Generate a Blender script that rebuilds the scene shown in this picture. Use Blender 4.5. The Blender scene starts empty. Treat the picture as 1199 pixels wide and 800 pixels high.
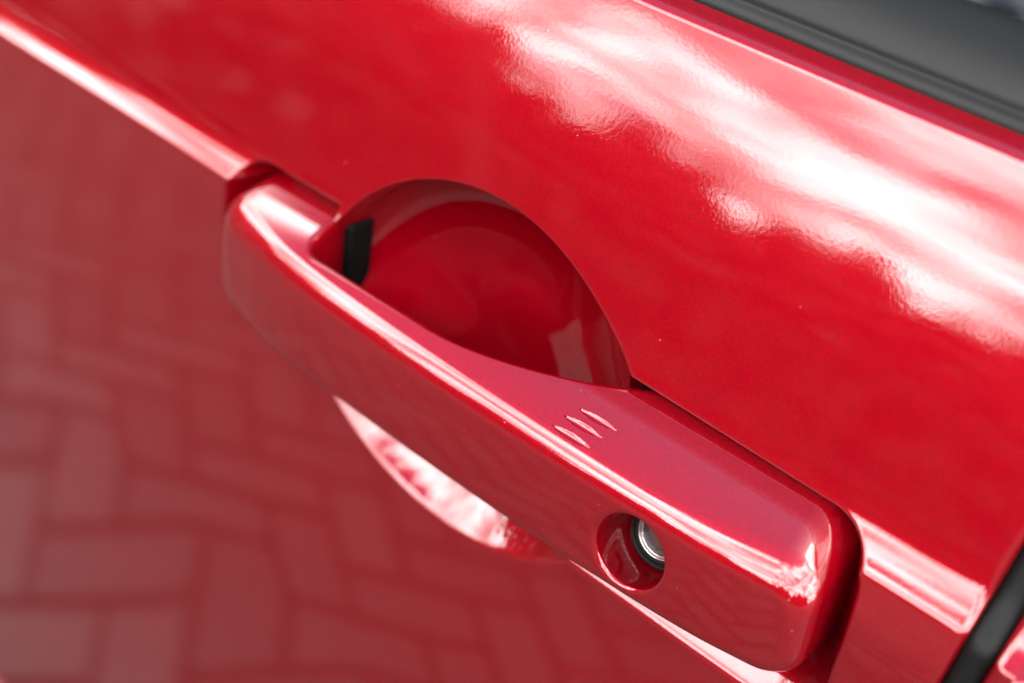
import bpy, bmesh, math, random
import numpy as np
from mathutils import Matrix, Vector

# ------------------------------------------------------------------ camera, sky, sun, exposure
scene = bpy.context.scene
H0 = 0.91                                   # height of the door handle above the paving (m)
FPX = 1385.0                                # focal length in pixels of the 1199 px wide photograph
dn = np.array([-330., 1800., FPX]); dn /= np.linalg.norm(dn)          # world down, in camera axes
fw = np.array([-2526., -1529., FPX]); fw -= dn * (fw @ dn); fw /= np.linalg.norm(fw)   # towards the car's nose
RX, RZ = -fw, -dn
RY = np.cross(RZ, RX)
RW = np.array([RX, RY, RZ])                 # camera axes -> world axes
ray = RW @ np.array([20., 0., FPX])
CAM = -ray * (0.24 / ray[1])                # 0.24 m out from the door skin
cam_d = bpy.data.cameras.new('camera')
cam = bpy.data.objects.new('camera', cam_d)
scene.collection.objects.link(cam)
M = Matrix.Identity(4)
for i in range(3):
    M[i][0] = RW[i, 0]; M[i][1] = -RW[i, 1]; M[i][2] = -RW[i, 2]
    M[i][3] = CAM[i] + (H0 if i == 2 else 0)
cam.matrix_world = M
cam_d.sensor_width = 36.0
cam_d.lens = FPX / 1199.0 * 36.0
cam_d.clip_start = 0.01
cam_d.clip_end = 500.0
cam_d.dof.use_dof = True
cam_d.dof.focus_distance = 0.325
cam_d.dof.aperture_fstop = 4.0
cam_d.dof.aperture_blades = 9
scene.camera = cam

SUN_EL, SUN_AZ = math.radians(40), math.radians(60)
world = bpy.data.worlds.new("World"); scene.world = world
world.use_nodes = True
wn, wl = world.node_tree.nodes, world.node_tree.links
wn.clear()
wout = wn.new('ShaderNodeOutputWorld'); wbg = wn.new('ShaderNodeBackground')
sky = wn.new('ShaderNodeTexSky'); sky.sky_type = 'NISHITA'; sky.sun_disc = False
sky.sun_elevation = SUN_EL; sky.sun_rotation = SUN_AZ; sky.air_density = 1.0; sky.dust_density = 2.0
wbg.inputs['Strength'].default_value = 0.1
tc = wn.new('ShaderNodeTexCoord')
sep = wn.new('ShaderNodeSeparateXYZ'); wl.new(tc.outputs['Generated'], sep.inputs[0])
def wmath(op, a, b=None, c=None, clamp=False):
    n = wn.new('ShaderNodeMath'); n.operation = op; n.use_clamp = clamp
    for i, v in enumerate((a, b, c)):
        if v is None: continue
        if isinstance(v, (int, float)): n.inputs[i].default_value = v
        else: wl.new(v, n.inputs[i])
    return n.outputs[0]
zz = wmath('ADD', wmath('MAXIMUM', sep.outputs['Z'], 0.0), 0.22)
cx = wmath('DIVIDE', sep.outputs['X'], zz); cy = wmath('DIVIDE', sep.outputs['Y'], zz)
SKY_SEED = 2.3
comb = wn.new('ShaderNodeCombineXYZ'); comb.inputs[2].default_value = SKY_SEED; wl.new(cx, comb.inputs[0]); wl.new(cy, comb.inputs[1])
cn = wn.new('ShaderNodeTexNoise'); cn.inputs['Scale'].default_value = 1.7
cn.inputs['Detail'].default_value = 9.0; cn.inputs['Roughness'].default_value = 0.58; cn.inputs['Distortion'].default_value = 0.6
wl.new(comb.outputs[0], cn.inputs['Vector'])
mr = wn.new('ShaderNodeMapRange'); mr.interpolation_type = 'SMOOTHSTEP'
mr.inputs['From Min'].default_value = 0.28; mr.inputs['From Max'].default_value = 0.50
cn2 = wn.new('ShaderNodeTexNoise'); cn2.inputs['Scale'].default_value = 2.6
cn2.inputs['Detail'].default_value = 8.0; cn2.inputs['Roughness'].default_value = 0.6; cn2.inputs['Distortion'].default_value = 0.4
wl.new(comb.outputs[0], cn2.inputs['Vector'])
cb_ = wn.new('ShaderNodeMapRange'); cb_.interpolation_type = 'SMOOTHSTEP'
cb_.inputs['From Min'].default_value = 0.36; cb_.inputs['From Max'].default_value = 0.62
cb_.inputs['To Min'].default_value = 7.0; cb_.inputs['To Max'].default_value = 29.0
wl.new(cn2.outputs['Fac'], cb_.inputs['Value'])
shade = cb_.outputs[0]
ccol = wn.new('ShaderNodeMix'); ccol.data_type = 'RGBA'; ccol.blend_type = 'MULTIPLY'; ccol.inputs['Factor'].default_value = 1.0
ccol.inputs['A'].default_value = (1.0, 0.985, 0.97, 1)
wl.new(shade, ccol.inputs['B'])
cmix = wn.new('ShaderNodeMix'); cmix.data_type = 'RGBA'
brk = wn.new('ShaderNodeMapRange'); brk.interpolation_type = 'SMOOTHSTEP'      # the cloud deck breaks up overhead
brk.inputs['From Min'].default_value = 0.70; brk.inputs['From Max'].default_value = 0.92
brk.inputs['To Min'].default_value = 0.0; brk.inputs['To Max'].default_value = 0.38
wl.new(sep.outputs['Z'], brk.inputs['Value'])
nv_ = wmath('SUBTRACT', cn.outputs['Fac'], brk.outputs[0]); wl.new(nv_, mr.inputs['Value'])
wl.new(mr.outputs[0], cmix.inputs['Factor'])
wl.new(sky.outputs[0], cmix.inputs['A']); wl.new(ccol.outputs['Result'], cmix.inputs['B'])
wl.new(cmix.outputs['Result'], wbg.inputs['Color']); wl.new(wbg.outputs[0], wout.inputs[0])

sl = bpy.data.lights.new('sun', 'SUN'); sl.energy = 0.5; sl.angle = math.radians(30); sl.color = (1.0, 0.96, 0.9)
so = bpy.data.objects.new('sun', sl); scene.collection.objects.link(so)
sd = Vector((math.sin(SUN_AZ) * math.cos(SUN_EL), math.cos(SUN_AZ) * math.cos(SUN_EL), math.sin(SUN_EL)))
so.rotation_euler = sd.to_track_quat('Z', 'Y').to_euler()

scene.view_settings.view_transform = 'Standard'
scene.view_settings.look = 'None'
scene.view_settings.gamma = 1.0
scene.view_settings.use_curve_mapping = False
scene.view_settings.exposure = 2.42

# ------------------------------------------------------------------ helpers
COL = scene.collection
def mat(name):
    m = bpy.data.materials.new(name); m.use_nodes = True
    return m, m.node_tree.nodes, m.node_tree.links, m.node_tree.nodes['Principled BSDF']
def mesh_np(name, V, Fq, material, parent=None, smooth=True, normals=None):
    """V (n,3) in metres, Fq (m,4) or (m,3) -> one mesh object"""
    me = bpy.data.meshes.new(name)
    V = np.asarray(V, dtype=np.float32); Fq = np.asarray(Fq, dtype=np.int32)
    k = Fq.shape[1]
    me.vertices.add(len(V)); me.vertices.foreach_set('co', V.ravel())
    me.loops.add(Fq.size); me.loops.foreach_set('vertex_index', Fq.ravel())
    me.polygons.add(len(Fq)); me.polygons.foreach_set('loop_start', np.arange(0, Fq.size, k, dtype=np.int32))
    me.update(calc_edges=True)
    me.polygons.foreach_set('use_smooth', np.full(len(Fq), smooth))
    if normals is not None:
        me.normals_split_custom_set_from_vertices(np.asarray(normals, dtype=np.float32))
    me.materials.append(material)
    o = bpy.data.objects.new(name, me); COL.objects.link(o)
    if parent: o.parent = parent
    return o
def grid_faces(nu, nv):
    i, j = np.meshgrid(np.arange(nu - 1), np.arange(nv - 1), indexing='ij')
    a = i * nv + j
    return np.stack([a, a + nv, a + nv + 1, a + 1], -1).reshape(-1, 4)
def rmax(a, b, r):                          # max with a circular fillet of radius r (a, b are distances)
    return np.minimum(np.maximum(a, b), -r) + np.sqrt(np.maximum(a + r, 0) ** 2 + np.maximum(b + r, 0) ** 2)
def rmin(a, b, r): return -rmax(-a, -b, r)
def sstep(x, a, b):
    t = np.clip((x - a) / (b - a), 0, 1); return t * t * t * (t * (6 * t - 15) + 10)
def spline(xs, ys):                         # natural cubic spline through the points
    xs = np.array(xs, float); ys = np.array(ys, float); n = len(xs); hh = np.diff(xs)
    A = np.zeros((n, n)); b = np.zeros(n); A[0, 0] = A[-1, -1] = 1
    for i in range(1, n - 1):
        A[i, i - 1] = hh[i - 1]; A[i, i] = 2 * (hh[i - 1] + hh[i]); A[i, i + 1] = hh[i]
        b[i] = 3 * ((ys[i + 1] - ys[i]) / hh[i] - (ys[i] - ys[i - 1]) / hh[i - 1])
    c = np.linalg.solve(A, b)
    def f(x):
        x = np.asarray(x, float); i = np.clip(np.searchsorted(xs, x) - 1, 0, n - 2)
        t = x - xs[i]
        bb = (ys[i + 1] - ys[i]) / hh[i] - hh[i] * (2 * c[i] + c[i + 1]) / 3
        return ys[i] + bb * t + c[i] * t * t + (c[i + 1] - c[i]) / (3 * hh[i]) * t ** 3
    return f
def surface_nets(f, lo, hi, h):
    """isosurface f=0 (f<0 inside): naive surface nets, then Newton steps onto the surface and true normals"""
    ax = [np.arange(lo[k], hi[k] + h, h) for k in range(3)]
    n = [len(a) for a in ax]
    val = np.empty(n, np.float32)
    for s in range(0, n[0], 40):
        U, Yg, Vg = np.meshgrid(ax[0][s:s + 40], ax[1], ax[2], indexing='ij')
        val[s:s + 40] = f(U, Yg, Vg)
    ins = val < 0
    cnt = np.zeros([k - 1 for k in n], np.int8)
    for a in (0, 1):
        for b in (0, 1):
            for c in (0, 1):
                cnt += ins[a:n[0] - 1 + a, b:n[1] - 1 + b, c:n[2] - 1 + c]
    cell = (cnt > 0) & (cnt < 8)
    idx = np.full(cell.shape, -1, np.int32); idx[cell] = np.arange(cell.sum())
    P = np.argwhere(cell).astype(float)
    P = (P + 0.5) * h + np.array(lo)
    faces = []
    for axis in range(3):
        sl0 = [slice(1, k - 1) for k in n]; sl1 = [slice(1, k - 1) for k in n]
        sl0[axis] = slice(0, n[axis] - 1); sl1[axis] = slice(1, n[axis])
        a0 = ins[tuple(sl0)]; a1 = ins[tuple(sl1)]
        for flip, sel in ((False, a0 & ~a1), (True, a1 & ~a0)):
            q = np.argwhere(sel)
            if not len(q): continue
            for k in range(3):
                if k != axis: q[:, k] += 1
            e1, e2 = [(1, 2), (2, 0), (0, 1)][axis]
            def at(d1, d2):
                r = q.copy(); r[:, e1] += d1; r[:, e2] += d2
                return idx[r[:, 0], r[:, 1], r[:, 2]]
            fc = np.stack([at(-1, -1), at(0, -1), at(0, 0), at(-1, 0)], -1)
            faces.append(fc[:, ::-1] if flip else fc)
    Fq = np.concatenate(faces)
    def grad(P, e=0.02):
        g = np.empty_like(P)
        for k in range(3):
            d = np.zeros(3); d[k] = e
            A = P + d; B = P - d
            g[:, k] = (f(A[:, 0], A[:, 1], A[:, 2]) - f(B[:, 0], B[:, 1], B[:, 2])) / (2 * e)
        return g
    for it in range(5):
        g = grad(P); v = f(P[:, 0], P[:, 1], P[:, 2])
        st = g * (v / np.maximum((g * g).sum(1), 0.2))[:, None]
        L = np.linalg.norm(st, axis=1, keepdims=True)
        P -= st * np.minimum(1, h * 0.7 / np.maximum(L, 1e-9))
    g = grad(P); N = g / np.maximum(np.linalg.norm(g, axis=1, keepdims=True), 1e-9)
    return P, Fq, N
def W(P):                                   # handle millimetres -> metres
    return np.asarray(P) * 0.001
def lathe(prof, seg=96):
    """profile of (radius, along-axis) in mm round +Y"""
    V = []; Fq = []
    for r, a in prof:
        for k in range(seg):
            t = 2 * math.pi * k / seg; V.append((r * math.cos(t), a, r * math.sin(t)))
    for i in range(len(prof) - 1):
        for k in range(seg):
            k2 = (k + 1) % seg
            Fq.append((i * seg + k, i * seg + k2, (i + 1) * seg + k2, (i + 1) * seg + k))
    return np.array(V), np.array(Fq)

# ------------------------------------------------------------------ materials
def paint_material():
    m, n, l, p = mat('red_metallic_paint')
    t = n.new('ShaderNodeTexCoord')
    p.inputs['Base Color'].default_value = (0.30, 0.0015, 0.012, 1)
    p.inputs['Metallic'].default_value = 0.55
    p.inputs['Roughness'].default_value = 0.5
    p.inputs['Specular IOR Level'].default_value = 0.0
    p.inputs['Coat Weight'].default_value = 1.0
    p.inputs['Coat IOR'].default_value = 1.7
    p.inputs['Coat Roughness'].default_value = 0.012
    # fine flake sparkle in the base coat
    v = n.new('ShaderNodeTexVoronoi'); v.inputs['Scale'].default_value = 3800.0
    l.new(t.outputs['Object'], v.inputs['Vector'])
    mx = n.new('ShaderNodeMix'); mx.data_type = 'RGBA'
    mx.inputs['A'].default_value = (0.170, 0.0001, 0.0035, 1); mx.inputs['B'].default_value = (0.265, 0.0003, 0.0060, 1)
    sp = n.new('ShaderNodeSeparateColor'); l.new(v.outputs['Color'], sp.inputs[0])
    l.new(sp.outputs[0], mx.inputs['Factor'])
    # dust specks lying on the lacquer
    dv = n.new('ShaderNodeTexVoronoi'); dv.inputs['Scale'].default_value = 220.0
    l.new(t.outputs['Object'], dv.inputs['Vector'])
    ds = n.new('ShaderNodeSeparateColor'); l.new(dv.outputs['Color'], ds.inputs[0])
    rr = n.new('ShaderNodeMapRange'); rr.inputs['From Min'].default_value = 0.62; rr.inputs['From Max'].default_value = 1.0
    rr.inputs['To Min'].default_value = 0.0; rr.inputs['To Max'].default_value = 0.055
    l.new(ds.outputs[1], rr.inputs['Value'])
    lt = n.new('ShaderNodeMath'); lt.operation = 'LESS_THAN'
    l.new(dv.outputs['Distance'], lt.inputs[0]); l.new(rr.outputs[0], lt.inputs[1])
    mf = n.new('ShaderNodeMath'); mf.operation = 'MULTIPLY'; mf.inputs[1].default_value = 0.5
    l.new(lt.outputs[0], mf.inputs[0])
    mx2 = n.new('ShaderNodeMix'); mx2.data_type = 'RGBA'; mx2.inputs['B'].default_value = (0.45, 0.32, 0.30, 1)
    l.new(mf.outputs[0], mx2.inputs['Factor']); l.new(mx.outputs['Result'], mx2.inputs['A'])
    l.new(mx2.outputs['Result'], p.inputs['Base Color'])
    # orange peel in the lacquer
    nz = n.new('ShaderNodeTexNoise'); nz.inputs['Scale'].default_value = 850.0; nz.inputs['Detail'].default_value = 2.0
    l.new(t.outputs['Object'], nz.inputs['Vector'])
    b = n.new('ShaderNodeBump'); b.inputs['Strength'].default_value = 0.06; b.inputs['Distance'].default_value = 0.0002
    l.new(nz.outputs['Fac'], b.inputs['Height']); l.new(b.outputs[0], p.inputs['Coat Normal'])
    return m
PAINT = paint_material()
def plain(name, col, rough, metal=0.0, bump=None, spec=0.5):
    m, n, l, p = mat(name)
    p.inputs['Base Color'].default_value = (*col, 1); p.inputs['Roughness'].default_value = rough
    p.inputs['Metallic'].default_value = metal; p.inputs['Specular IOR Level'].default_value = spec
    t = n.new('ShaderNodeTexCoord')
    if bump:
        nz = n.new('ShaderNodeTexNoise'); nz.inputs['Scale'].default_value = bump[0]; nz.inputs['Detail'].default_value = 4
        l.new(t.outputs['Object'], nz.inputs['Vector'])
        b = n.new('ShaderNodeBump'); b.inputs['Strength'].default_value = bump[1]; b.inputs['Distance'].default_value = bump[2]
        l.new(nz.outputs['Fac'], b.inputs['Height']); l.new(b.outputs[0], p.inputs['Normal'])
        rr = n.new('ShaderNodeMapRange'); rr.inputs['To Min'].default_value = rough * 0.85; rr.inputs['To Max'].default_value = min(1, rough * 1.2)
        l.new(nz.outputs['Fac'], rr.inputs['Value']); l.new(rr.outputs[0], p.inputs['Roughness'])
    return m
TRIM = plain('black_trim_plastic', (0.009, 0.009, 0.0085), 0.40, 0, (900, 0.15, 0.0002), 0.17)
RUBBER = plain('black_rubber', (0.004, 0.004, 0.004), 0.6, 0, (700, 0.12, 0.0002), 0.2)
CHROME = plain('worn_chrome', (0.62, 0.61, 0.60), 0.16, 1.0, (900, 0.1, 0.0001))
STEEL = plain('dull_lock_steel', (0.11, 0.10, 0.10), 0.36, 1.0, (1500, 0.3, 0.0002))
GASKET_GAP = plain('black_gasket_and_gap', (0.003, 0.003, 0.003), 0.6, 0, (700, 0.12, 0.0002), 0.06)  # black of the gaskets, and the painted dark of the pivot slot
VOIDM = plain('cabin_dark', (0.004, 0.004, 0.004), 0.9)
GLASSM = plain('dark_tinted_glass', (0.004, 0.006, 0.010), 0.03, 0, None, 0.22)

# ------------------------------------------------------------------ the car: door skin
car = bpy.data.objects.new('red_car', None); COL.objects.link(car)
car.location = (0, 0, H0)
car['label'] = 'glossy red metallic car door with matching pull handle, key lock and scooped recess'
car['category'] = 'car'

# profile y(v) of the skin: tilt of the surface (degrees up) against height v (mm), integrated
VB = 95.0                                    # height of the belt fold
def upper_profile():
    vs = np.linspace(8, 103, 1901)
    tilt = np.interp(vs, [8, 14, 40, 70, VB], [20, 17.5, 18.5, 24, 31.5])
    k = np.exp(-np.linspace(-3, 3, 121) ** 2); k /= k.sum()
    tilt = np.convolve(np.pad(tilt, 60, mode='edge'), k, 'valid')
    fold = sstep(vs, VB - 1.2, VB + 2.0)
    tilt = tilt + fold * (74 - tilt)
    y = np.concatenate([[0], np.cumsum(np.tan(np.radians((tilt[1:] + tilt[:-1]) / 2)) * np.diff(vs))])
    return vs, y
UPV, UPY = upper_profile()
def skin(u, v):
    """depth (mm, + into the car) of the bare skin, without the handle pocket"""
    up = np.interp(v, UPV, UPY)
    amp = 7.0 + 4.0 * sstep(u, -220, 90)     # the shoulder ledge grows towards the rear
    hgt = 8.0 + 4.0 * sstep(u, -220, 90)
    t = (8.0 - v) / hgt                      # 0 at ledge top, 1 at the crease
    t = np.maximum(t, 0)
    # ledge: shallow at the top, steeper towards the crease
    ledge = -(0.40 * t + 0.60 * t ** 1.9) * amp
    vc = 8.0 - hgt; vl = np.maximum(v, -200.0)
    low = -amp - 0.2 + 0.01745 * (2.5 * (vl - vc) + 0.0225 * (vl ** 2 - vc ** 2)) + 0.113 * (vl - v)   # gently convex side
    # ledge above crease, lower panel below; convex crease of small radius
    base = rmax(ledge, low, 1.6)
    y = np.where(v > 8, up, 0) + np.where(v > 8, 0, base)
    # join at v=8 made smooth by blending the first slope
    return y + 0.000045 * (u + 20) ** 2
def pocket_sdf(u, v):                        # <0 inside the handle pocket (mm, in the door plane)
    vv = v + 0.03 * np.maximum(u - 30, 0)
    ur = 116.5 - 0.09 * (v + 12)
    top = vv - 8.2
    bot = np.interp(u, [-130, -60, 40, 95, 130], [-50, -53, -58.3, -60.2, -60.8]) - v
    a = rmax(rmax(top, u - ur, 15.0), rmax(bot, -126.0 - u, 20.0), 15.0)
    return a
SC = (-20.0, -23.0, 61.0, 56.0)             # scoop centre u, v and half axes
def panel(u, v):
    y = skin(u, v)
    # handle pocket: wall falls from the rim
    s = pocket_sdf(u, v)
    wall = skin(u, v) - 2.6 * s - 0.0
    floor = 13.0 - 40.0 * sstep(u, -82, -76.5) * (1 - sstep(u, 16, 36))     # pocket only round the two roots
    pk = np.minimum(wall, floor)
    lowside = sstep(-v, 40, 55)
    wall2 = skin(u, v) - 1.0 * s
    pk = pk * (1 - lowside) + np.minimum(wall2, floor) * lowside
    # smooth max of skin and pocket = rolled rim
    y1 = smax(y, pk, 2.2)
    # bowl
    rho = np.sqrt(((u - SC[0] + 0.09 * (v - SC[1])) / SC[2]) ** 2 + ((v - SC[1]) / SC[3]) ** 2)
    sph = np.sqrt(np.maximum(76.0 ** 2 - (58.0 * np.minimum(rho, 1.15)) ** 2, 0)) - 49.1
    sup = 26.9 * np.maximum(1 - np.minimum(rho, 1.0) ** 3.4, 0) ** 0.42 - 260 * np.maximum(rho - 1.0, 0)
    ang = np.arctan2((v - SC[1]) / SC[3], (u - SC[0]) / SC[2])
    wul = sstep(0.5 + 0.5 * np.cos(ang - 2.1), 0.45, 0.95) * sstep(rho, 0.0, 0.4)
    bowl = sph * (1 - wul) + sup * wul
    bowl = bowl + 0.5 + 0.225 * (v - SC[1])
    y2 = smax(y1, bowl, 2.0)
    # turned edge at the rear of the door
    e = np.maximum(u - 139.5, 0)
    return y2 + 3.0 - np.sqrt(np.maximum(9.0 - np.minimum(e, 2.95) ** 2, 0))
def smax(a, b, k):
    hh = np.maximum(k - np.abs(a - b), 0) / k
    return np.maximum(a, b) + hh ** 3 * k / 6.0 * 1.0
def axis(segs):
    out = []
    for a, b, st in segs:
        out.append(np.arange(a, b, st))
    out.append(np.array([segs[-1][1]]))
    return np.concatenate(out)
us = axis([(-1050, -300, 25), (-300, -150, 1.5), (-150, 136, 0.45), (136, 142.4, 0.2)])
vs = axis([(-775, -120, 10), (-120, -84, 1.0), (-84, 52, 0.4), (52, 91, 0.8), (91, 100, 0.2)])
U, Vv = np.meshgrid(us, vs, indexing='ij')
Yv = panel(U, Vv)
# a return flange: the last column folds straight into the car
U = np.vstack([U, U[-1:] + 0.05]); Vv = np.vstack([Vv, Vv[-1:]]); Yv = np.vstack([Yv, Yv[-1:] + 18])
door = mesh_np('door_panel', W(np.stack([U, Yv, Vv], -1).reshape(-1, 3)), grid_faces(*U.shape), PAINT, car)

# the next panel behind the shut line
us2 = axis([(150.6, 156, 0.2), (156, 300, 2.0), (300, 1000, 25)])
vs2 = axis([(-775, -60, 10), (-60, 40, 0.5), (40, 91, 1.5), (91, 100, 0.2)])
U, Vv = np.meshgrid(us2, vs2, indexing='ij')
e = np.maximum(153.5 - U, 0)
Yv = skin(U, Vv) + 3.0 - np.sqrt(np.maximum(9.0 - np.minimum(e, 2.95) ** 2, 0))
U = np.vstack([U[:1] - 0.05, U]); Vv = np.vstack([Vv[:1], Vv]); Yv = np.vstack([Yv[:1] + 18, Yv])
rear = mesh_np('rear_panel', W(np.stack([U, Yv, Vv], -1).reshape(-1, 3)), grid_faces(*U.shape), PAINT, car)
rear['label'] = 'red rear body panel across the shut line'

# rubber seal in the shut line: a half-round bead following the skin
vv = np.arange(-775, 100, 2.0); th = np.linspace(-1.9, 1.9, 25)
Vg, Tg = np.meshgrid(vv, th, indexing='ij')
Us = 146.5 + 4.1 * np.sin(Tg); Ys = skin(146.5 + 0 * Vg, Vg) + 6.5 - 3.9 * np.cos(Tg)
seal = mesh_np('door_seal', W(np.stack([Us, Ys, Vg], -1).reshape(-1, 3)), grid_faces(*Us.shape), RUBBER, car)

# belt moulding: black strip with a rolled lower lip, swept along the car
yb = float(np.interp(97, UPV, UPY)) + 0.00
yb0 = float(np.interp(VB, UPV, UPY))
prof = [(yb0 + 14, VB -1.5), (yb0 + 9.0, VB -0.5), (yb0 + 7.4, VB +1.0), (yb0 + 7.2, VB +3.0), (yb0 + 7.9, VB +4.8), (yb0 + 9.0, VB +6.0), (yb0 + 9.6, VB +6.8),
        (yb0 + 9.9, VB +8.1), (yb0 + 10.8, VB +9.9), (yb0 + 13.0, VB +13.0), (yb0 + 16.0, VB +16.4), (yb0 + 19.5, VB +19.5),
        (yb0 + 22.5, VB +21.4), (yb0 + 25.0, VB +22.0), (yb0 + 27.5, VB +21.5), (yb0 + 28.5, VB +19.5)]
pr = np.array(prof); tt = np.arange(len(pr)); tf = np.linspace(0, len(pr) - 1, 90)
py_, pv_ = spline(tt, pr[:, 0])(tf), spline(tt, pr[:, 1])(tf)
ux = axis([(-1050, 1000, 25)])
Ug, K = np.meshgrid(ux, np.arange(90), indexing='ij')
Yg = py_[K] + 0.000045 * (Ug + 20) ** 2
mould = mesh_np('belt_moulding', W(np.stack([Ug, Yg, pv_[K]], -1).reshape(-1, 3)), grid_faces(*Ug.shape), TRIM, car)
mould['label'] = 'matt black belt moulding below the window'
# side window glass, leaning in, with a curved face
wv = np.linspace(112, 520, 40)
Ug, Wv_ = np.meshgrid(ux, wv, indexing='ij')
Yg = yb0 + 27.0 + (Wv_ - 122) * 0.30 + 0.0003 * (Wv_ - 122) ** 2 + 0.000045 * (Ug + 20) ** 2
glass = mesh_np('window_glass', W(np.stack([Ug, Yg, Wv_], -1).reshape(-1, 3)), grid_faces(*Ug.shape), GLASSM, car)
# roof above the glass, so that the car shades and mirrors as a car does
rp = np.array([(yb0 + 195, 505), (yb0 + 180, 512), (yb0 + 185, 530), (yb0 + 230, 552), (yb0 + 420, 585), (yb0 + 800, 600), (yb0 + 1300, 560)])
tf = np.linspace(0, 6, 60); ry, rv = spline(np.arange(7), rp[:, 0])(tf), spline(np.arange(7), rp[:, 1])(tf)
Ug, K = np.meshgrid(ux, np.arange(60), indexing='ij')
roof = mesh_np('roof', W(np.stack([Ug, ry[K] + 0.000045 * (Ug + 20) ** 2, rv[K]], -1).reshape(-1, 3)), grid_faces(*Ug.shape), PAINT, car)
# sill below the doors
sp_ = np.array([(79, -771), (64, -779), (66, -790), (88, -803), (220, -815), (1200, -815)])
tf = np.linspace(0, 5, 50); ry, rv = spline(np.arange(6), sp_[:, 0])(tf), spline(np.arange(6), sp_[:, 1])(tf)
Ug, K = np.meshgrid(ux, np.arange(50), indexing='ij')
sill = mesh_np('sill', W(np.stack([Ug, ry[K] + 0.000045 * (Ug + 20) ** 2, rv[K]], -1).reshape(-1, 3)), grid_faces(*Ug.shape), PAINT, car)
# dark inner shell behind the skin (closes the shut line and the cabin)
bm = bmesh.new()
bmesh.ops.create_cube(bm, size=1.0, matrix=Matrix.Translation((-0.02, 0.72, -0.27)) @ Matrix.Diagonal((1.9, 1.2, 0.72, 1)))
me = bpy.data.meshes.new('inner_shell'); bm.to_mesh(me); bm.free(); me.materials.append(VOIDM)
o = bpy.data.objects.new('inner_shell', me); COL.objects.link(o); o.parent = car

# ------------------------------------------------------------------ the handle
yfront = spline([-128, -121, -112, -100, -80, -55, -15, 30, 62, 82, 96, 106, 114],
                [-10.0, -15.0, -19.5, -22.4, -25.6, -27.6, -28.8, -28.8, -28.0, -26.8, -25.2, -23.6, -22.0])
vbot = spline([-128, -100, -50, 0, 50, 90, 116], [-39.5, -41.0, -41.5, -42.0, -41.5, -40.0, -38.5])
LOCK = np.array([60.3, -27.6, -23.0])
LAX = np.array([0.10, 0.96, -0.20]); LAX /= np.linalg.norm(LAX)       # into the handle
L1 = np.cross(LAX, [0, 0, 1]); L1 /= np.linalg.norm(L1); L2 = np.cross(L1, LAX)
SLITS = [(32.5, -22.6), (33.2, -18.6), (35.2, -14.6)]
def handle(u, y, v):
    yf = yfront(u)
    front = (yf + 0.0028 * (v + 23.0) ** 2 - y) * 0.97
    top = (v - (4.6 + 0.18 * y - 0.0085 * np.minimum(y + 6, 0) ** 2 - 0.00008 * (u - 10) ** 2)) * 0.95
    bot = ((vbot(u) + 0.32 * (-26.0 - y)) - v) * 0.95
    right = (u - (111.8 - 0.10 * (v + 25) - 0.0035 * (v + 22) ** 2 + 0.03 * (y + 8))) * 0.97
    left = (-121.0 + 0.0030 * (v + 26) ** 2 - u) * 0.97
    rt = 4.6 + 3.5 * sstep(u, 60, 100)
    el = rmax(rmax(top, right, 11.0), rmax(bot, left, 12.0), 11.0)
    rf = 4.6 + 2.4 * sstep(v, -20, 4) * sstep(u, 55, 95) + 1.0 * sstep(u, 80, 105) + 2.5 * sstep(-u, 80, 115)
    f = rmax(el, front, rf)
    f = np.maximum(f, y - 12.0)
    # hand grip opening behind the bar
    cb = -(y + 16.5)                             # >0 in front of the opening
    cl = (-77.0 - 0.16 * np.maximum(y + 11, 0)) - u
    cr = ((u - 7.0) * 0.62 - (y + 15.5)) / 1.177
    cut = rmax(rmax(cb, cl, 6.0), cr, 14.0)
    f = rmax(f, -cut, 3.0)
    # key lock recess
    pu, pyy, pv = u - LOCK[0], y - LOCK[1], v - LOCK[2]
    a = pu * LAX[0] + pyy * LAX[1] + pv * LAX[2]
    r1 = pu * L1[0] + pyy * L1[1] + pv * L1[2]; r2 = pu * L2[0] + pyy * L2[1] + pv * L2[2]
    rr = np.sqrt((r1 / 0.86) ** 2 + r2 ** 2)
    hole = np.maximum(rr - (12.2 - 0.07 * a), a - 21.0)
    f = rmax(f, -hole, 2.0)
    # three lens-shaped tactile notches on the top face
    for k, (uc, yc) in enumerate(SLITS):
        du = (u - uc) / 6.3; dy = (y - yc - 0.02 * (u - uc))
        hw = 1.1 * np.maximum(1 - du * du, 0) + 1e-3
        prof = np.maximum(1 - (dy / hw) ** 2, 0) ** 1.5 * np.sqrt(np.maximum(1 - du * du, 0))
        f = f + 0.55 * prof * (v > -12)
    return f
P, Fq, N = surface_nets(handle, (-126, -33, -54), (118, 14, 10), 0.36)
hd = mesh_np('door_handle', W(P), Fq, PAINT, car, normals=N)
hd['label'] = 'red pull handle with round lock recess and three small notches'

# black gasket round the roots of the handle
def handle_outline(u, v):
    top = v - (4.6 - 0.00008 * (u - 10) ** 2)
    bot = -50.0 - v
    right = u - (112.5 - 0.10 * (v + 25) - 0.0035 * (v + 22) ** 2)
    left = -121.5 + 0.003 * (v + 26) ** 2 - u
    return rmax(rmax(top, right, 12.0), rmax(bot, left, 12.0), 12.0)
for (ulo, uhi) in ((-130.0, -78.0), (34.0, 120.0)):
    def gasket(u, y, v):
        return np.maximum(np.maximum(handle_outline(u, v) - 2.2, 11.0 - y), np.maximum(y - 13.5, np.maximum(ulo - u, u - uhi)))
    P, Fq, N = surface_nets(gasket, (ulo - 3, 5, -60), (uhi + 3, 16, 12), 0.9)
    mesh_np('handle_gasket', W(P), Fq, GASKET_GAP, car, normals=N)

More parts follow.
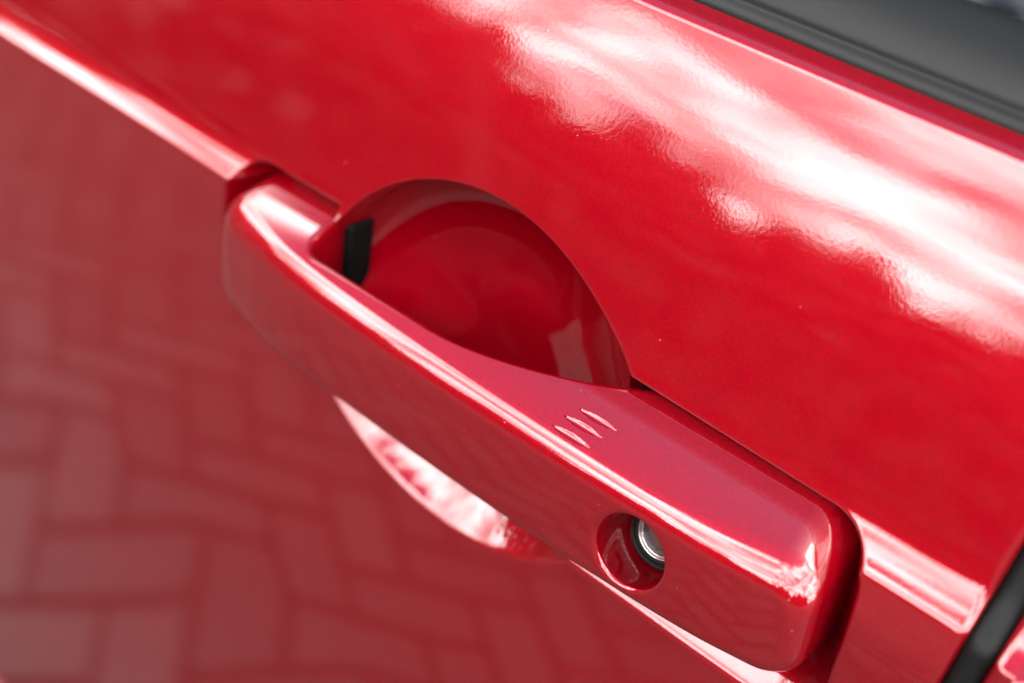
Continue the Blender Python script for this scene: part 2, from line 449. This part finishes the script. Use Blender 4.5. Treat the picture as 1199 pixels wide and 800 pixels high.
# black block standing in for the dark of the open slot beside the grip's pivot end
def pivot(u, y, v):
    return rmax(rmax(np.abs(u + 82.5) - 6.5, np.abs(y - 8.5) - 5.8, 1.5), np.abs(v + 24.0) - 24.0, 1.5)
P, Fq, N = surface_nets(pivot, (-91, -7, -50), (-71, 17, 4), 0.6)
mesh_np('pivot_gap_dark', W(P), Fq, GASKET_GAP, car, normals=N)

# key cylinder in its recess
lockm = Matrix((( L1[0], LAX[0], L2[0], 0), (L1[1], LAX[1], L2[1], 0), (L1[2], LAX[2], L2[2], 0), (0, 0, 0, 1)))
def lock_part(name, prof, material, parent=hd, depth=0.0, seg=96):
    V, Fq = lathe(prof, seg)
    R3 = np.array([[L1[0], LAX[0], L2[0]], [L1[1], LAX[1], L2[1]], [L1[2], LAX[2], L2[2]]])
    V = V @ R3.T + LOCK
    return mesh_np(name, W(V), Fq, material, parent)
D = 16.0
lock_part('lock_collar', [(10.6, D + 3), (10.6, D), (10.3, D - 0.5), (9.7, D - 0.6), (9.3, D - 0.2), (9.2, D + 0.6), (8.9, D + 0.8), (8.7, D + 0.2),
                          (8.4, D - 0.5), (7.9, D - 0.6), (7.6, D - 0.1), (7.5, D + 3)], RUBBER)
lock_part('lock_ring', [(7.5, D + 3), (7.5, D - 0.35), (7.35, D - 0.6), (7.05, D - 0.6), (6.9, D - 0.35), (6.85, D + 0.7), (6.75, D + 0.7), (6.7, D + 0.1),
                        (6.5, D - 0.05), (6.3, D + 0.1), (6.2, D + 2)], CHROME)
# cylinder face: disc with the key slot cut through it
def key_face(u, y, v):
    rr = np.sqrt(u * u + v * v)
    disc = rmax(rr - 6.25, np.maximum(D + 0.5 - y, y - D - 4.5), 0.3)
    c, s = math.cos(0.5), math.sin(0.5)
    a = u * c + v * s; b = -u * s + v * c
    slot = np.maximum(np.abs(a) - 0.75, np.abs(b) - 4.6)
    rec = np.maximum(np.maximum(np.abs(a + 0.2) - 3.6, np.abs(b) - 4.4), -(y - D - 0.2) - 1.4)
    f = rmax(disc, -np.maximum(slot, y - D - 3.6), 0.15)
    step = np.maximum(a - 0.0, np.abs(b) - 4.6)
    return rmax(f, -np.maximum(np.maximum(step, rr - 5.2), y - D - 1.0), 0.12)
P, Fq, N = surface_nets(key_face, (-7, D - 0.5, -7), (7, D + 5.2, 7), 0.16)
R3 = np.array([[L1[0], LAX[0], L2[0]], [L1[1], LAX[1], L2[1]], [L1[2], LAX[2], L2[2]]])
mesh_np('key_cylinder', W(P @ R3.T + LOCK), Fq, STEEL, hd, normals=N @ R3.T)

# ------------------------------------------------------------------ paving (seen mirrored in the lower door)
def paver_material():
    m, n, l, p = mat('clay_pavers')
    g = n.new('ShaderNodeNewGeometry'); t = n.new('ShaderNodeTexCoord')
    cr = n.new('ShaderNodeValToRGB')
    cr.color_ramp.elements[0].color = (0.042, 0.033, 0.028, 1); cr.color_ramp.elements[1].color = (0.066, 0.056, 0.049, 1)
    l.new(g.outputs['Random Per Island'], cr.inputs[0])
    nz = n.new('ShaderNodeTexNoise'); nz.inputs['Scale'].default_value = 60; nz.inputs['Detail'].default_value = 6
    l.new(t.outputs['Object'], nz.inputs['Vector'])
    mx = n.new('ShaderNodeMix'); mx.data_type = 'RGBA'; mx.blend_type = 'MULTIPLY'; mx.inputs['Factor'].default_value = 0.6
    l.new(cr.outputs[0], mx.inputs['A']); l.new(nz.outputs['Fac'], mx.inputs['B']); l.new(mx.outputs['Result'], p.inputs['Base Color'])
    p.inputs['Roughness'].default_value = 0.75
    return m
PAVER = paver_material()
SAND = plain('joint_sand', (0.02, 0.016, 0.012), 0.95, 0, (300, 0.4, 0.002))
gv = np.array([(-40, -40, -0.012), (40, -40, -0.012), (40, 40, -0.012), (-40, 40, -0.012)], float)
ground = mesh_np('ground', gv, [(0, 1, 2, 3)], SAND, None, False); ground['kind'] = 'structure'
PAVE_ROT = math.radians(45.0)
rnd = random.Random(4)
V = []; Fq = []
c, s = math.cos(PAVE_ROT), math.sin(PAVE_ROT)
Wb, Lb, jt = 0.10, 0.20, 0.004
def brick(x0, y0, x1, y1):
    mx_, my_ = (x0 + x1) / 2, (y0 + y1) / 2
    wx, wy = mx_ * c - my_ * s, mx_ * s + my_ * c
    if not (-4.0 < wx < 2.0 and -3.2 < wy < 0.9): return
    b = len(V); z = rnd.uniform(-0.0012, 0.0012); cb = 0.005
    for (ins_, zz_) in ((0, -0.010), (0, -0.005), (cb, 0.0)):
        for (x, y) in ((x0 + jt + ins_, y0 + jt + ins_), (x1 - jt - ins_, y0 + jt + ins_), (x1 - jt - ins_, y1 - jt - ins_), (x0 + jt + ins_, y1 - jt - ins_)):
            V.append((x * c - y * s, x * s + y * c, zz_ + z))
    for r in (0, 4):
        for k in range(4):
            k2 = (k + 1) % 4; Fq.append((b + r + k, b + r + k2, b + r + 4 + k2, b + r + 4 + k))
    Fq.append((b + 8, b + 9, b + 10, b + 11))
for i in range(-70, 70):
    for j in range(-40, 40):
        # 90 degree herringbone: each stair step holds one lying and one standing brick
        ox, oy = i * Wb + j * 2 * Wb * 1.0, i * Wb - j * 2 * Wb * 1.0
        brick(ox, oy, ox + Lb, oy + Wb)
        brick(ox + Lb, oy - Wb + 0.0, ox + Lb + Wb, oy - Wb + Lb) if False else brick(ox - Wb, oy, ox, oy + Lb)
pv = mesh_np('brick_paving', V, Fq, PAVER, None, False)
pv['kind'] = 'stuff'; pv['label'] = 'dark herringbone brick paving mirrored in the lower door'; pv['category'] = 'paving'

# ------------------------------------------------------------------ trees opposite the car (seen mirrored in the paint)
BARK = plain('bark', (0.035, 0.028, 0.022), 0.9)
LEAF = plain('winter_foliage', (0.055, 0.052, 0.036), 0.8)
def wood_mass():
    r = np.random.default_rng(3); n = 90000
    ph = r.uniform(-75, 100, n); d = 15.0 + r.uniform(0, 3.5, n)          # a belt curving round the street side
    hmax = 4.0 + 4.6 / (1 + np.exp((41 - ph) / 4.0)) + 1.7 * np.exp(-((ph - 21) / 10.0) ** 2) + 0.7 * np.sin(ph * 0.21 + 0.5) + 0.5 * np.sin(ph * 0.55 + 1.0) + 0.35 * np.sin(ph * 1.3)
    z = hmax * r.random(n) ** 0.85 * (0.85 + 0.25 * r.random(n))
    p = np.radians(ph)
    x = -d * np.sin(p); y = -d * np.cos(p)
    a = r.normal(size=(n, 3)); a /= np.linalg.norm(a, axis=1, keepdims=True)
    b = np.cross(a, r.normal(size=(n, 3))); b /= np.linalg.norm(b, axis=1, keepdims=True)
    sz = r.uniform(0.06, 0.2, n)[:, None]
    c0 = np.stack([x, y, z], 1)
    V = np.stack([c0 - a * sz - b * sz * .6, c0 + a * sz - b * sz * .6, c0 + a * sz + b * sz * .6, c0 - a * sz + b * sz * .6], 1).reshape(-1, 3)
    return V, np.arange(4 * n).reshape(-1, 4)
V, Fq = wood_mass()
hdg = mesh_np('hedge', V, Fq, LEAF, None, False)
hdg['kind'] = 'stuff'; hdg['label'] = 'dark hedge and shrubs mirrored in the upper door'; hdg['category'] = 'hedge'
def tube(pts, rad, seg, V, Fq):
    base = len(V)
    for i, p in enumerate(pts):
        q = pts[min(i + 1, len(pts) - 1)] - pts[max(i - 1, 0)]
        z = Vector(q).normalized(); x = z.orthogonal().normalized(); y = z.cross(x)
        for k in range(seg):
            t = 2 * math.pi * k / seg
            V.append(tuple(Vector(p) + (x * math.cos(t) + y * math.sin(t)) * rad[i]))
    for i in range(len(pts) - 1):
        for k in range(seg):
            k2 = (k + 1) % seg
            Fq.append((base + i * seg + k, base + i * seg + k2, base + (i + 1) * seg + k2, base + (i + 1) * seg + k))
def bare_tree(loc, height, seed, label):
    r = random.Random(seed)
    t = bpy.data.objects.new('bare_tree', None); COL.objects.link(t); t.location = loc
    t['label'] = label; t['category'] = 'tree'; t['group'] = 'bare trees opposite the car'
    VT, FT, VB_, FB = [], [], [], []
    def grow(p, d, L, rad, lev):
        n = 6; pts = [np.array(p)]; rads = [rad]; d = np.array(d, float)
        kids = []
        for i in range(n):
            d = d + np.array([r.gauss(0, .13), r.gauss(0, .13), r.gauss(0.03, .08)]); d /= np.linalg.norm(d)
            pts.append(pts[-1] + d * L / n); rads.append(rad * (1 - 0.62 * (i + 1) / n))
            if lev < 4 and i >= 1:
                for q in range(1 if lev else 1 + (i > 2)):
                    kids.append((pts[-1], d.copy(), rads[-1]))
        tube([Vector(q) for q in pts], rads, 8 if lev == 0 else (5 if lev < 3 else 3), VT if lev == 0 else VB_, FT if lev == 0 else FB)
        for (q, dd, rr) in kids:
            ax = np.array([r.gauss(0, 1), r.gauss(0, 1), r.gauss(0.15, .5)]); ax /= np.linalg.norm(ax)
            nd = dd * 0.65 + ax * 0.85; nd /= np.linalg.norm(nd)
            grow(q, nd, L * r.uniform(.45, .7), rr * 0.62, lev + 1)
    grow((0, 0, 0), (0, 0, 1), height * 0.62, height * 0.022, 0)
    mesh_np('trunk', VT, FT, BARK, t); mesh_np('crown', VB_, FB, BARK, t)
    return t
bare_tree((-5.5, -9.5, 0), 9.0, 5, 'bare tree mirrored in the lower lip of the scoop')
bare_tree((3.5, -11.0, 0), 8.0, 8, 'bare tree mirrored in the upper door near the belt')
bare_tree((-12.5, -10.5, 0), 10.0, 11, 'bare tree mirrored in the upper door towards the nose')
